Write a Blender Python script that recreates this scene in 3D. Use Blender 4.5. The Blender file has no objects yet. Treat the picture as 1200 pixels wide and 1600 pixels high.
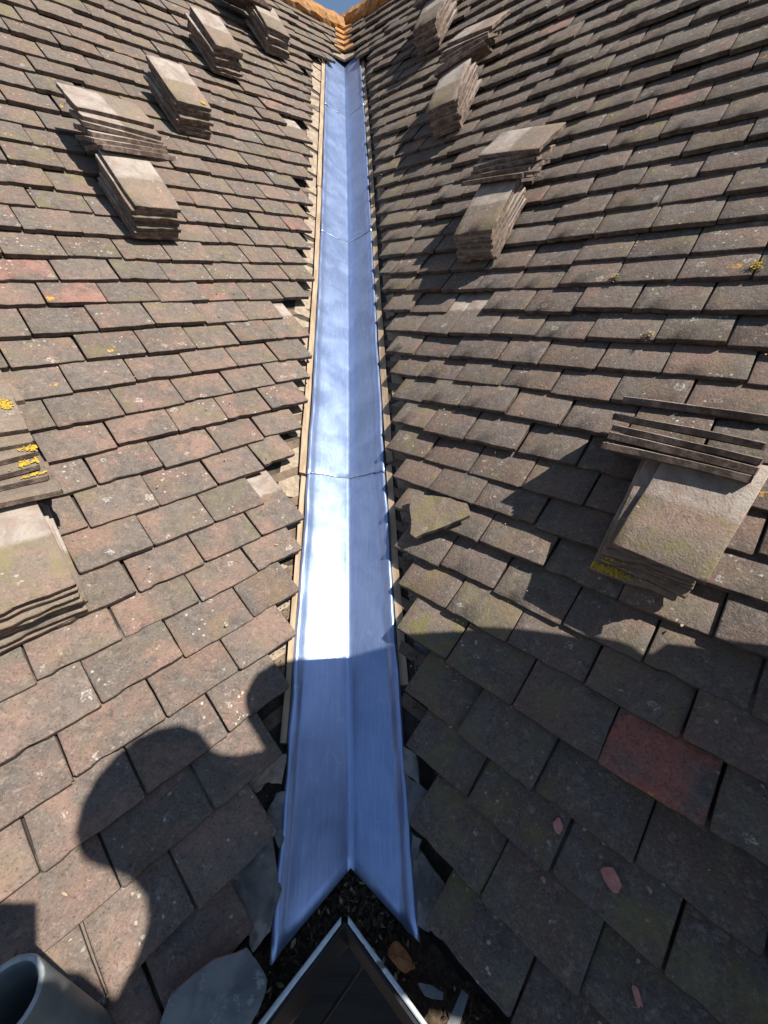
import bpy, bmesh, math, random
from mathutils import Vector, Matrix, Euler
PI = math.pi

# ------------------------------------------------------------------ camera, sky, sun, exposure
scn = bpy.context.scene
scn.render.resolution_x, scn.render.resolution_y = 768, 1024
CR = Vector((0.99946, -0.01564, -0.0288)); CU = Vector((0.03278, 0.47706, 0.87826)); CF = Vector((0.0, 0.87873, -0.47732))
FPX = 625.14
cam_data = bpy.data.cameras.new('camera')
cam = bpy.data.objects.new('camera', cam_data)
scn.collection.objects.link(cam)
cr = CF.cross(CU).normalized(); cu = cr.cross(CF).normalized(); cf = CF.normalized()
cam.matrix_world = Matrix(((cr.x, cu.x, -cf.x, 0), (cr.y, cu.y, -cf.y, 0), (cr.z, cu.z, -cf.z, 0), (0, 0, 0, 1)))
cam_data.sensor_fit = 'VERTICAL'
cam_data.sensor_height = 24.0
cam_data.lens = 24.0 * FPX / 1600.0
cam_data.clip_start = 0.02
cam_data.clip_end = 3000
scn.camera = cam

SUN = Vector((0.55448, -0.25619, 0.79178))
world = bpy.data.worlds.new('World'); scn.world = world; world.use_nodes = True
wn = world.node_tree.nodes; wl = world.node_tree.links
for n_ in list(wn): wn.remove(n_)
sky = wn.new('ShaderNodeTexSky'); sky.sky_type = 'NISHITA'; sky.sun_disc = False
sky.sun_elevation = math.asin(SUN.z); sky.sun_rotation = math.atan2(SUN.x, SUN.y)
sky.air_density = 1.0; sky.dust_density = 0.2; sky.ozone_density = 1.2
bg = wn.new('ShaderNodeBackground'); bg.inputs['Strength'].default_value = 0.070
wo = wn.new('ShaderNodeOutputWorld')
wl.new(sky.outputs[0], bg.inputs[0]); wl.new(bg.outputs[0], wo.inputs[0])
sun_data = bpy.data.lights.new('sun', 'SUN'); sun_data.energy = 5.0; sun_data.angle = math.radians(0.55)
sun_data.color = (1.0, 0.95, 0.88)
sun = bpy.data.objects.new('sun', sun_data); scn.collection.objects.link(sun)
sun.rotation_euler = SUN.to_track_quat('Z', 'Y').to_euler()
vs = scn.view_settings
vs.view_transform = 'Standard'; vs.look = 'None'; vs.exposure = 0.74; vs.gamma = 1.0
vs.use_curve_mapping = False

# ------------------------------------------------------------------ helpers
COL = scn.collection
rnd = random.Random(7)

def link(o, parent=None):
    COL.objects.link(o)
    if parent is not None: o.parent = parent
    return o

def mesh_obj(name, me, mats, parent=None):
    if not me.materials:
        for m in (mats if isinstance(mats, (list, tuple)) else [mats]): me.materials.append(m)
    return link(bpy.data.objects.new(name, me), parent)

def new_mesh(name, v, f, mi=None, uv=None, smooth=False):
    me = bpy.data.meshes.new(name)
    me.from_pydata([tuple(p) for p in v], [], f)
    if mi: me.polygons.foreach_set('material_index', mi)
    if uv:
        ul = me.uv_layers.new(name='UVMap')
        for lp in me.loops: ul.data[lp.index].uv = uv[lp.vertex_index]
    if smooth: me.polygons.foreach_set('use_smooth', [True] * len(me.polygons))
    me.update()
    return me

def empty(name, loc):
    o = bpy.data.objects.new(name, None); o.empty_display_size = .05
    COL.objects.link(o); o.location = loc
    return o

def tag(o, label=None, cat=None, group=None, kind=None):
    if label: o['label'] = label
    if cat: o['category'] = cat
    if group: o['group'] = group
    if kind: o['kind'] = kind
    return o

def clamp(x, a, b): return max(a, min(b, x))

# ------------------------------------------------------------------ the two roof slopes as gently bellcast surfaces
class Slope:
    def __init__(self, a, u, n, d, g, t0, c2, c3, sgn):
        self.a, self.u, self.n = Vector(a), Vector(u), Vector(n)
        self.d, self.g, self.t0, self.c2, self.c3, self.sgn = d, g, t0, c2, c3, sgn
    def delta(self, t):
        m = min(t, 3.0); r = self.c2 * m * m + self.c3 * m ** 3
        if t > 3: r += (6 * self.c2 + 27 * self.c3) * (t - 3)
        return r
    def dd(self, t):
        m = min(t, 3.0); return 2 * self.c2 * m + 3 * self.c3 * m * m
    def P(self, s, t, h=0.0):
        k = self.dd(t)
        nn = (self.n - self.u * k).normalized()
        return self.a * s + self.u * (t + self.t0) + self.n * (-self.d + self.delta(t)) + nn * h
    def frame(self, s, t, h=0.0):
        k = self.dd(t)
        y = (self.u + self.n * k).normalized(); z = (self.n - self.u * k).normalized(); x = y.cross(z).normalized()
        p = self.P(s, t, h)
        return Matrix(((x.x, y.x, z.x, p.x), (x.y, y.y, z.y, p.y), (x.z, y.z, z.z, p.z), (0, 0, 0, 1)))
SL = Slope((.70935, .70485, 0), (-.617, .62093, .48349), (.34079, -.34296, .87535), 1.05067, .10232, -.1562, .10851, -.01331, 1)
SR = Slope((-.72043, .69353, 0), (.59823, .62143, .50591), (-.35086, -.36447, .86259), .9804, .10184, -.30321, .10054, -.01175, -1)
SLOPES = (SL, SR)

_sv = {}
def s_valley(k, t):
    key = (k, round(t, 3))
    if key in _sv: return _sv[key]
    A, B = SLOPES[k], SLOPES[1 - k]
    def h(s):
        q = A.P(s, t); tb = q.dot(B.u) - B.t0
        return q.dot(B.n) + B.d - B.delta(tb)
    s0, s1 = 0.0, 3.0
    for _ in range(30):
        h0, h1 = h(s0), h(s1)
        if abs(h1 - h0) < 1e-12: break
        s0, s1 = s1, s1 - h1 * (s1 - s0) / (h1 - h0)
    _sv[key] = s1
    return s1

def vframe(t):
    p = SL.P(s_valley(0, t), t); q = SL.P(s_valley(0, t + .01), t + .01)
    v = (q - p).normalized(); w = v.cross(Vector((0, 0, 1))).normalized(); m = w.cross(v).normalized()
    return p, v, w, m
def vslope(t):
    return .37 + .13 * clamp(t, 0, 1) + .07 * clamp(t - 1, 0, 1)
def vpoint(t, x, h=0.0, h0=.05):
    p, v, w, m = vframe(t)
    return p + w * x + m * (abs(x) * vslope(t) - h0 + h)

def to_px(p):
    z = p.dot(cf)
    if z < .05: return None
    return 600 + FPX * p.dot(cr) / z, 800 - FPX * p.dot(cu) / z, z

# ------------------------------------------------------------------ materials
class NT:
    def __init__(self, name):
        self.m = bpy.data.materials.new(name); self.m.use_nodes = True
        self.t = self.m.node_tree; self.n = self.t.nodes; self.l = self.t.links
        self.b = self.n['Principled BSDF']
    def add(self, typ, **kw):
        nd = self.n.new(typ)
        for k, v in kw.items(): setattr(nd, k, v)
        return nd
    def link(self, a, b): self.l.new(a, b)
    def sock(self, nd, i, v):
        if isinstance(v, (int, float)): nd.inputs[i].default_value = v
        elif isinstance(v, (tuple, list)): nd.inputs[i].default_value = (tuple(v) + (1,))[:4] if nd.inputs[i].type == 'RGBA' else tuple(v)[:3]
        else: self.link(v, nd.inputs[i])
    def noise(self, vec, scale, detail=4, rough=.6, dist=0.0):
        nd = self.add('ShaderNodeTexNoise'); self.link(vec, nd.inputs['Vector'])
        nd.inputs['Scale'].default_value = scale; nd.inputs['Detail'].default_value = detail
        nd.inputs['Roughness'].default_value = rough; nd.inputs['Distortion'].default_value = dist
        return nd.outputs['Fac']
    def voro(self, vec, scale, feature='F1', rand=1.0):
        nd = self.add('ShaderNodeTexVoronoi', feature=feature); self.link(vec, nd.inputs['Vector'])
        nd.inputs['Scale'].default_value = scale; nd.inputs['Randomness'].default_value = rand
        return nd
    def math(self, op, a, b=0.0, c=None, clampit=False):
        nd = self.add('ShaderNodeMath', operation=op); nd.use_clamp = clampit
        self.sock(nd, 0, a); self.sock(nd, 1, b)
        if c is not None: self.sock(nd, 2, c)
        return nd.outputs[0]
    def ramp(self, x, lo, hi, a=0.0, b=1.0):
        nd = self.add('ShaderNodeMapRange'); nd.interpolation_type = 'SMOOTHSTEP'
        self.sock(nd, 0, x); nd.inputs[1].default_value = lo; nd.inputs[2].default_value = hi
        nd.inputs[3].default_value = a; nd.inputs[4].default_value = b
        return nd.outputs[0]
    def mix(self, f, a, b, blend='MIX'):
        nd = self.add('ShaderNodeMix', data_type='RGBA', blend_type=blend)
        self.sock(nd, 0, f); self.sock(nd, 6, a); self.sock(nd, 7, b)
        return nd.outputs[2]
    def pos(self): return self.add('ShaderNodeNewGeometry').outputs['Position']
    def bump(self, h, strength, dist):
        nd = self.add('ShaderNodeBump'); self.link(h, nd.inputs['Height'])
        nd.inputs['Strength'].default_value = strength; nd.inputs['Distance'].default_value = dist
        self.link(nd.outputs[0], self.b.inputs['Normal'])
    def base(self, c): self.sock(self.b, 'Base Color', c)
    def rough(self, r): self.sock(self.b, 'Roughness', r)

def tile_material(name, attr_type, loose=False, edge=False):
    m = NT(name)
    P = m.pos()
    at = m.add('ShaderNodeAttribute'); at.attribute_type = attr_type; at.attribute_name = 'tone'
    sp = m.add('ShaderNodeSeparateXYZ'); m.link(at.outputs['Vector'], sp.inputs[0])
    tone, red, moss = sp.outputs[0], sp.outputs[1], sp.outputs[2]
    # a shift of the pattern from tile to tile
    off = m.add('ShaderNodeVectorMath', operation='MULTIPLY_ADD')
    m.link(at.outputs['Vector'], off.inputs[0]); off.inputs[1].default_value = (37., 19., 23.); m.link(P, off.inputs[2])
    V = off.outputs[0]
    big = m.noise(V, 9, 5, .62, .3); mid = m.noise(V, 34, 6, .7); fine = m.noise(V, 210, 3, .7); spk = m.noise(V, 620, 2, .6)
    brown = m.mix(tone, (.088, .066, .053), (.240, .168, .130))
    rosy = m.mix(m.ramp(big, .38, .66), brown, (.285, .178, .142))
    c = m.mix(m.math('MULTIPLY', red, .9, clampit=True), brown, rosy)
    c = m.mix(m.math('MULTIPLY', m.math('MULTIPLY', m.ramp(red, .8, 1.0), .85), m.ramp(big, .36, .5)), c, (.40, .12, .085))
    grey = m.mix(m.ramp(mid, .3, .7), (.082, .077, .073), (.190, .172, .150))
    c = m.mix(m.math('MULTIPLY', m.ramp(big, .62, .40), .62), c, grey)
    c = m.mix(m.ramp(mid, .52, .72, 0, .55), c, (.085, .074, .068))
    blot = m.noise(V, 62, 6, .75, .6)
    c = m.mix(m.ramp(blot, .54, .66, 0, .55), c, (.07, .058, .052))
    c = m.mix(m.ramp(blot, .46, .36, 0, .40), c, (.36, .27, .215))
    c = m.mix(m.ramp(fine, .55, .72, 0, .5), c, (.33, .27, .22))
    c = m.mix(m.ramp(fine, .44, .30, 0, .75), c, (.045, .036, .034))
    c = m.mix(m.ramp(spk, .62, .76, 0, .4), c, (.42, .37, .31))
    # green-gold algae
    alg = m.math('MULTIPLY', m.ramp(m.noise(V, 13, 4, .6), .45, .68), m.math('ADD', m.math('MULTIPLY', moss, .75), .05))
    c = m.mix(alg, c, (.185, .165, .062))
    # crustose lichen: pale discs, rings and broken flecks
    wob = m.add('ShaderNodeVectorMath', operation='MULTIPLY_ADD')
    nz = m.add('ShaderNodeTexNoise'); m.link(V, nz.inputs['Vector']); nz.inputs['Scale'].default_value = 120
    m.link(nz.outputs['Color'], wob.inputs[0]); wob.inputs[1].default_value = (.022,) * 3; m.link(V, wob.inputs[2])
    v1 = m.voro(wob.outputs[0], 26); sepc = m.add('ShaderNodeSeparateColor'); m.link(v1.outputs['Color'], sepc.inputs[0])
    size = m.math('MULTIPLY', sepc.outputs[0], .30)
    disc = m.ramp(m.math('SUBTRACT', v1.outputs['Distance'], size), .03, -.03)
    ring = m.math('MULTIPLY', disc, m.ramp(m.math('SUBTRACT', v1.outputs['Distance'], m.math('MULTIPLY', size, .55)), -.04, .05, .25, 1))
    have = m.ramp(sepc.outputs[1], .80, .82)
    lich = m.math('MULTIPLY', m.math('MULTIPLY', ring, have), m.ramp(m.noise(V, 230, 4, .8), .44, .58))
    c = m.mix(m.math('MULTIPLY', lich, .75), c, (.56, .54, .47))
    v2 = m.voro(V, 95); s2 = m.add('ShaderNodeSeparateColor'); m.link(v2.outputs['Color'], s2.inputs[0])
    fl = m.math('MULTIPLY', m.ramp(m.math('ADD', v2.outputs['Distance'], m.math('MULTIPLY', m.math('SUBTRACT', m.noise(V, 260, 4, .8), .5), .9)), .34, .20), m.ramp(s2.outputs[2], .80, .85))
    fl = m.math('MULTIPLY', fl, m.ramp(m.noise(V, 8, 3), .52, .64))
    c = m.mix(m.math('MULTIPLY', fl, .8), c, (.55, .50, .40))
    # yellow-orange lichen, rare
    ol = m.math('MULTIPLY', m.ramp(m.noise(V, 11, 2), .735, .76), m.ramp(m.noise(V, 90, 5, .75), .47, .56))
    c = m.mix(m.math('MULTIPLY', ol, .85), c, (.62, .33, .03))
    # the head of a tile, sheltered under the course above, has kept its clean sandy clay
    uv = m.add('ShaderNodeUVMap'); su = m.add('ShaderNodeSeparateXYZ'); m.link(uv.outputs[0], su.inputs[0])
    ed = m.math('ADD', su.outputs[1], m.math('MULTIPLY', m.math('SUBTRACT', mid, .5), .10))
    hd = m.ramp(ed, .47, .53)
    ab = m.add('ShaderNodeAttribute'); ab.attribute_type = attr_type; ab.attribute_name = 'bare'
    pale = m.mix(m.ramp(m.noise(V, 16, 5, .7, .5), .35, .66), (.26, .20, .165), (.37, .33, .28))
    pale = m.mix(m.ramp(mid, .5, .7, 0, .5), pale, (.40, .25, .20))
    if loose:
        c = m.mix(hd, m.mix(.22, c, (.33, .26, .18)), pale)
    else:
        c = m.mix(hd, c, m.mix(ab.outputs['Fac'], (.05, .04, .034), pale))
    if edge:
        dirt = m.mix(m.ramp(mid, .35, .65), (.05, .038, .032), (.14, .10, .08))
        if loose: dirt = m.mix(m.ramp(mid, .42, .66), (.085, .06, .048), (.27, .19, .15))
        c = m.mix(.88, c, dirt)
    m.base(c); m.rough(.93); m.b.inputs['Specular IOR Level'].default_value = .25
    h = m.math('ADD', m.math('MULTIPLY', m.math('ADD', mid, blot), .42), m.math('ADD', m.math('MULTIPLY', fine, .35), m.math('MULTIPLY', spk, .12)))
    m.bump(h, 1.0, .0062)
    return m.m

M_TILE = tile_material('weathered clay', 'OBJECT'); M_TILE_E = tile_material('weathered clay edge', 'OBJECT', edge=True)
M_TILEG = tile_material('weathered clay far', 'GEOMETRY'); M_TILEG_E = tile_material('weathered clay far edge', 'GEOMETRY', edge=True)
M_LOOSE = tile_material('reclaimed clay', 'OBJECT', loose=True); M_LOOSE_E = tile_material('reclaimed clay edge', 'OBJECT', loose=True, edge=True)

def simple(name, c1, c2, scale=20, rough=.9, metal=0.0, bump=.002, detail=5, stretch=None, c3=None):
    m = NT(name); V = m.pos()
    if stretch:
        mp = m.add('ShaderNodeMapping'); mp.inputs['Rotation'].default_value = stretch[0]; mp.inputs['Scale'].default_value = stretch[1]
        m.link(V, mp.inputs[0]); V = mp.outputs[0]
    n = m.noise(V, scale, detail, .65, .2)
    c = m.mix(m.ramp(n, .32, .68), c1, c2)
    if c3: c = m.mix(m.ramp(m.noise(V, scale * .4, 4, .7), .55, .63), c, c3)
    m.base(c); m.rough(rough); m.b.inputs['Metallic'].default_value = metal
    if bump: m.bump(m.math('ADD', n, m.math('MULTIPLY', m.noise(V, scale * 7, 3, .7), .4)), .8, bump)
    return m.m

vdir = vframe(1.5)[1]; vyaw = math.atan2(vdir.y, vdir.x)
M_WOOD = simple('raw softwood', (.26, .18, .11), (.42, .31, .20), 60, .8, stretch=((0, 0, 0), (1, .12, .16)))
M_WOOD_D = simple('old brown timber', (.10, .068, .045), (.17, .12, .08), 30, .9)
M_DECK = simple('dark roof boards', (.035, .027, .021), (.075, .058, .045), 25, .95)
M_MORTAR = simple('pale sandy clay', (.24, .18, .125), (.38, .31, .23), 45, .95, bump=.004)
M_ORANGE = simple('orange lichen crust', (.50, .20, .03), (.21, .145, .085), 48, .95, bump=.006, c3=(.15, .12, .09))
M_YELLOW = simple('yellow lichen crust', (.60, .42, .03), (.40, .26, .04), 160, .95, bump=.003)
M_SLATE = simple('grey slate', (.09, .095, .098), (.17, .175, .17), 30, .7)
M_PIPE = simple('grey cast iron', (.13, .155, .15), (.19, .215, .205), 22, .55, bump=.0008)
M_PIPE_RIM = simple('worn pipe rim', (.26, .29, .29), (.38, .40, .40), 60, .6, bump=.001)
M_GUTTER = simple('black gutter paint', (.010, .010, .012), (.022, .021, .022), 30, .45, bump=.0006)
M_RIM = simple('scraped metal rim', (.50, .56, .58), (.74, .80, .80), 45, .45, bump=.0008, c3=(.16, .15, .13))
M_LITTER = simple('rotted leaf litter', (.030, .020, .012), (.105, .068, .038), 90, .95)
M_LITTER2 = simple('dry straw', (.30, .22, .12), (.46, .36, .22), 90, .9)
M_LEAF = simple('russet leaf', (.20, .072, .018), (.34, .135, .035), 55, .8)
M_FLAKE = simple('fresh clay flake', (.42, .17, .13), (.56, .27, .21), 70, .95, bump=.003)
M_BOARD = simple('scaffold board', (.022, .017, .013), (.055, .040, .028), 14, .9, stretch=((0, 0, -math.radians(45)), (.12, 2.2, 1)))
M_GROUND = simple('dark paving', (.055, .05, .045), (.09, .085, .075), 8, .95)
M_JACKET = simple('navy work jacket', (.02, .028, .05), (.035, .045, .075), 40, .9)
M_TROUSER = simple('grey work trousers', (.05, .05, .05), (.08, .08, .078), 40, .9)
M_SKIN = simple('skin', (.42, .25, .18), (.50, .31, .23), 30, .6, bump=.0004)
M_HAIR = simple('brown hair', (.035, .022, .014), (.07, .045, .028), 120, .7)
M_PHONE = simple('black phone', (.01, .01, .012), (.016, .016, .018), 30, .25, bump=0)
M_SHADOW_BAG = simple('shadow bag canvas', (.10, .09, .06), (.15, .13, .09), 60, .95)
M_BUCKET = simple('black rubber', (.015, .015, .016), (.025, .025, .026), 20, .6)

def lead_material():
    m = NT('new milled lead'); V = m.pos()
    mp = m.add('ShaderNodeMapping'); m.link(V, mp.inputs[0]); mp.inputs['Scale'].default_value = (1, .05, .09)
    streak = m.noise(mp.outputs[0], 230, 4, .6)
    cloud = m.noise(V, 7, 5, .65, .4); blot = m.noise(V, 26, 5, .7, .3)
    c = m.mix(m.ramp(cloud, .35, .68), (.33, .43, .66), (.41, .52, .77))
    c = m.mix(m.ramp(streak, .45, .75, 0, .45), c, (.56, .68, .90))
    c = m.mix(m.ramp(streak, .36, .22, 0, .4), c, (.24, .34, .58))
    c = m.mix(m.ramp(blot, .60, .72, 0, .5), c, (.62, .71, .86))
    # hairline scratches
    w = m.add('ShaderNodeTexVoronoi', feature='DISTANCE_TO_EDGE'); mp2 = m.add('ShaderNodeMapping'); m.link(V, mp2.inputs[0])
    mp2.inputs['Rotation'].default_value = (0, 0, .5); mp2.inputs['Scale'].default_value = (1, .25, .25); m.link(mp2.outputs[0], w.inputs['Vector']); w.inputs['Scale'].default_value = 18
    sc = m.math('MULTIPLY', m.ramp(w.outputs[0], .012, .0), m.ramp(m.noise(V, 9, 3), .56, .62))
    c = m.mix(m.math('MULTIPLY', sc, .4), c, (.85, .88, .92))
    m.base(c); m.b.inputs['Metallic'].default_value = .80
    m.rough(m.ramp(cloud, .3, .7, .31, .36))
    h = m.math('ADD', m.math('MULTIPLY', m.noise(V, 11, 3, .5), 1.0), m.math('ADD', m.math('MULTIPLY', m.noise(V, 45, 4, .6), .35), m.math('MULTIPLY', streak, .05)))
    m.bump(h, .075, .006)
    return m.m
M_LEAD = lead_material()
M_LEAD_EDGE = simple('cut lead edge', (.10, .11, .13), (.22, .23, .26), 70, .6, metal=.3, bump=.0015)

# ------------------------------------------------------------------ tile meshes
TL, TW, TH = .265, .165, .0135
def tile_mesh(name, seed, mats, nx=9, ny=6, ragged=.0012, chips=1.6, width=TW, length=TL, camber=.0015, th=TH):
    r = random.Random(seed)
    v, f, mi, uv = [], [], [], []
    ox, oy = r.uniform(0, 99), r.uniform(0, 99)
    def nn(a, b): return math.sin(a * 2.1 + ox) * math.cos(b * 1.7 + oy) + .5 * math.sin(a * 5.3 + oy + b * 3.1)
    corner = [r.random() < .22 * chips for _ in range(4)]
    bite = r.random() < .28 * chips; bx = r.uniform(.15, .85); bw = r.uniform(.05, .12); bd = r.uniform(.003, .008)
    As = [0, .016] + [.016 + (.968) * i / (nx - 2) for i in range(1, nx - 2)] + [.984, 1]
    Bs = [0, .010] + [.010 + (.98) * j / (ny - 2) for j in range(1, ny - 2)] + [.99, 1]
    nx, ny = len(As) - 1, len(Bs) - 1
    for j in range(ny + 1):
        for i in range(nx + 1):
            a, b = As[i], Bs[j]
            x = (a - .5) * width; y = b * length
            e_x = i in (0, nx); e_y = j in (0, ny)
            if e_x: x += r.uniform(-ragged, ragged)
            if e_y: y += r.uniform(-ragged, ragged) * 1.3
            if j == 0 and bite and abs(a - bx) < bw: y += bd * (1 - abs(a - bx) / bw)
            if e_x and e_y:
                q = corner[(i > 0) + 2 * (j > 0)]
                cs = r.uniform(.005, .013) if q else .0016
                x -= math.copysign(cs, a - .5); y -= math.copysign(cs * r.uniform(.4, 1.1), b - .5)
            z = -camber * ((2 * a - 1) ** 2) * .22 - camber * ((1 - b) ** 2) * 1.0 + .0006 * nn(a * 3, b * 3)
            if e_x or e_y: z -= .0013
            v.append((x, y, z)); uv.append((a, b))
    W = nx + 1
    for j in range(ny):
        for i in range(nx):
            f.append((j * W + i, j * W + i + 1, (j + 1) * W + i + 1, (j + 1) * W + i)); mi.append(0)
    ring = [i for i in range(nx + 1)] + [j * W + nx for j in range(1, ny + 1)] + [ny * W + i for i in range(nx - 1, -1, -1)] + [j * W for j in range(ny - 1, 0, -1)]
    b0 = len(v)
    for q in ring:
        x, y, z = v[q]; v.append((x * .994, y + (.001 if y < .01 else 0), z - th + r.uniform(-.0008, .0008))); uv.append(uv[q])
    nR = len(ring)
    for q in range(nR):
        q2 = (q + 1) % nR
        f.append((ring[q2], ring[q], b0 + q, b0 + q2)); mi.append(1)
    f.append(tuple(b0 + q for q in range(nR - 1, -1, -1))); mi.append(1)
    me = new_mesh(name, v, f, mi, uv)
    for m_ in mats: me.materials.append(m_)
    me.polygons.foreach_set('use_smooth', [m_ == 0 for m_ in mi])
    return me
ROOF_VARS = [tile_mesh('roof_tile_shape', 100 + q, (M_TILE, M_TILE_E)) for q in range(14)]
FAR_VARS = [tile_mesh('far_tile_shape', 200 + q, (M_TILEG, M_TILEG_E), 6, 4, .0016) for q in range(10)]
LOOSE_VARS = [tile_mesh('loose_tile_shape', 300 + q, (M_LOOSE, M_LOOSE_E), 9, 6, .0018, 2.2, camber=.0050, th=.0118 + .0008 * (q % 3)) for q in range(14)]

# ------------------------------------------------------------------ tile layout (in-plane metres, measured course by course)
ROWS_L = {0: ([-.136, .017], .004), 1: ([-.186, -.045, .12], -.006), 2: ([-.123, .044, .203], .003), 3: ([-.205, -.038, .132, .296], .006),
 4: ([-.121, .048, .217, .38], .003), 5: ([-.038, .131, .31, .458], .001), 6: ([-.112, .047, .225, .388, .539], .004), 7: ([.116, .281, .454, .606], -.008),
 8: ([.195, .36, .523], -.014), 9: ([.259, .427, .589, .72], -.008), 10: ([.322, .496, .654], -.003), 11: ([.243, .413, .575, .738, .898], -.004),
 12: ([.135, .303, .481, .651, .82, .982], -.006), 13: ([.212, .383, .556, .722, .897, 1.057], -.004), 14: ([.106, .286, .458, 1.117], -.002),
 15: ([.193, .363, .534, .712, .886, 1.049], .003), 16: ([.269, .433, .598, .778, .948, 1.117, 1.253], .008), 17: ([.336, .509, .677, .851, 1.024, 1.21, 1.352], .006)}
ROWS_R = {0: ([.161], 0), 1: ([-.071, .098, .268], -.003), 2: ([-.15, .022, .19, .355], 0), 3: ([-.076, .095, .267, .426], -.003), 4: ([-.143, .022, .193, .368, .534], .003),
 5: ([-.075, .092, .267, .437, .606], .009), 6: ([-.147, .018, .18, .355, .52, .682], .005), 7: ([.271, .45, .59], .009), 8: ([.338, .516, .677, .828], -.001),
 9: ([.419, .588, .757, .929], -.009), 10: ([.481, .659, .816, .971], -.006), 11: ([.403, .57, .741, 1.047], -.002), 12: ([.476, .64, .815, .984, 1.135], .002),
 13: ([.045, .222, .386, .558, .698, .894, 1.067, 1.215], -.004), 14: ([.115, .273, .453, .614, .779, .955, 1.118, 1.291], -.003),
 15: ([.698, .866, 1.03, 1.212, 1.373], -.004), 16: ([.792, .951, 1.117, 1.302, 1.448], .003)}
EDGE_L = [-.36, -.26, -.18, -.08, 0, .1, .22, .32, .42, .52, .64, 1.06, 1.58, 2.12, 2.64, 3.16]
EDGE_R = [-.32, -.26, -.18, -.1, -.02, .06, .14, .22, .3, .42, .94, 1.46, 1.98, 2.5, 3.02, 3.52]
NROW = 44
MISSING = {0: [(23, -1), (34, -1), (28, -1)], 1: []}

def wav(k, s, t):
    return .0030 * math.sin(s * 5.1 + t * 3.3 + k) + .0022 * math.sin(s * 11.7 - t * 7.1 + 2 * k) + .0018 * math.sin(t * 17 + s * 2.2)

def rows_for(k):
    tab = (ROWS_L, ROWS_R)[k]; edge = (EDGE_L, EDGE_R)[k]; S = SLOPES[k]; out = []
    for i in range(NROW):
        t = i * S.g
        r = random.Random(1000 * k + i)
        sv = s_valley(k, t)
        off = (.20 + .0025 * i, .195 + .0013 * i)[k]
        if i >= 37: off = .015 + .02 * r.random() if i > 38 else .09
        if i in tab:
            js, dt = tab[i]; js = list(js)
            if k == 0 and i in (8, 10, 15): pass
            elif sv - js[-1] > off + .06: js.append(sv - off)
        else:
            ph = .055 if k == 0 else .03
            js = []; e = sv - off + r.uniform(-.018, .018)
            x = ph + (i % 2) * .0835 + r.uniform(-.012, .012)
            while x < e - .05: x += .1675
            js = [x - .1675, e]; dt = r.uniform(-.004, .004)
            if js[1] - js[0] < .07: js.pop(0)
        full = [js[0]]
        for b in js[1:]:
            gap = b - full[-1]; nseg = max(1, round(gap / .167)); a0 = full[-1]
            for q in range(1, nseg + 1): full.append(a0 + gap * q / nseg)
        fi = i / 3.0; f0 = int(fi); lim = edge[min(f0, 15)] + (edge[min(f0 + 1, 15)] - edge[min(f0, 15)]) * (fi - f0) - .62
        while full[0] > lim: full.insert(0, full[0] - .167 - r.uniform(-.002, .003))
        out.append((t + dt, full))
    return out

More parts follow.
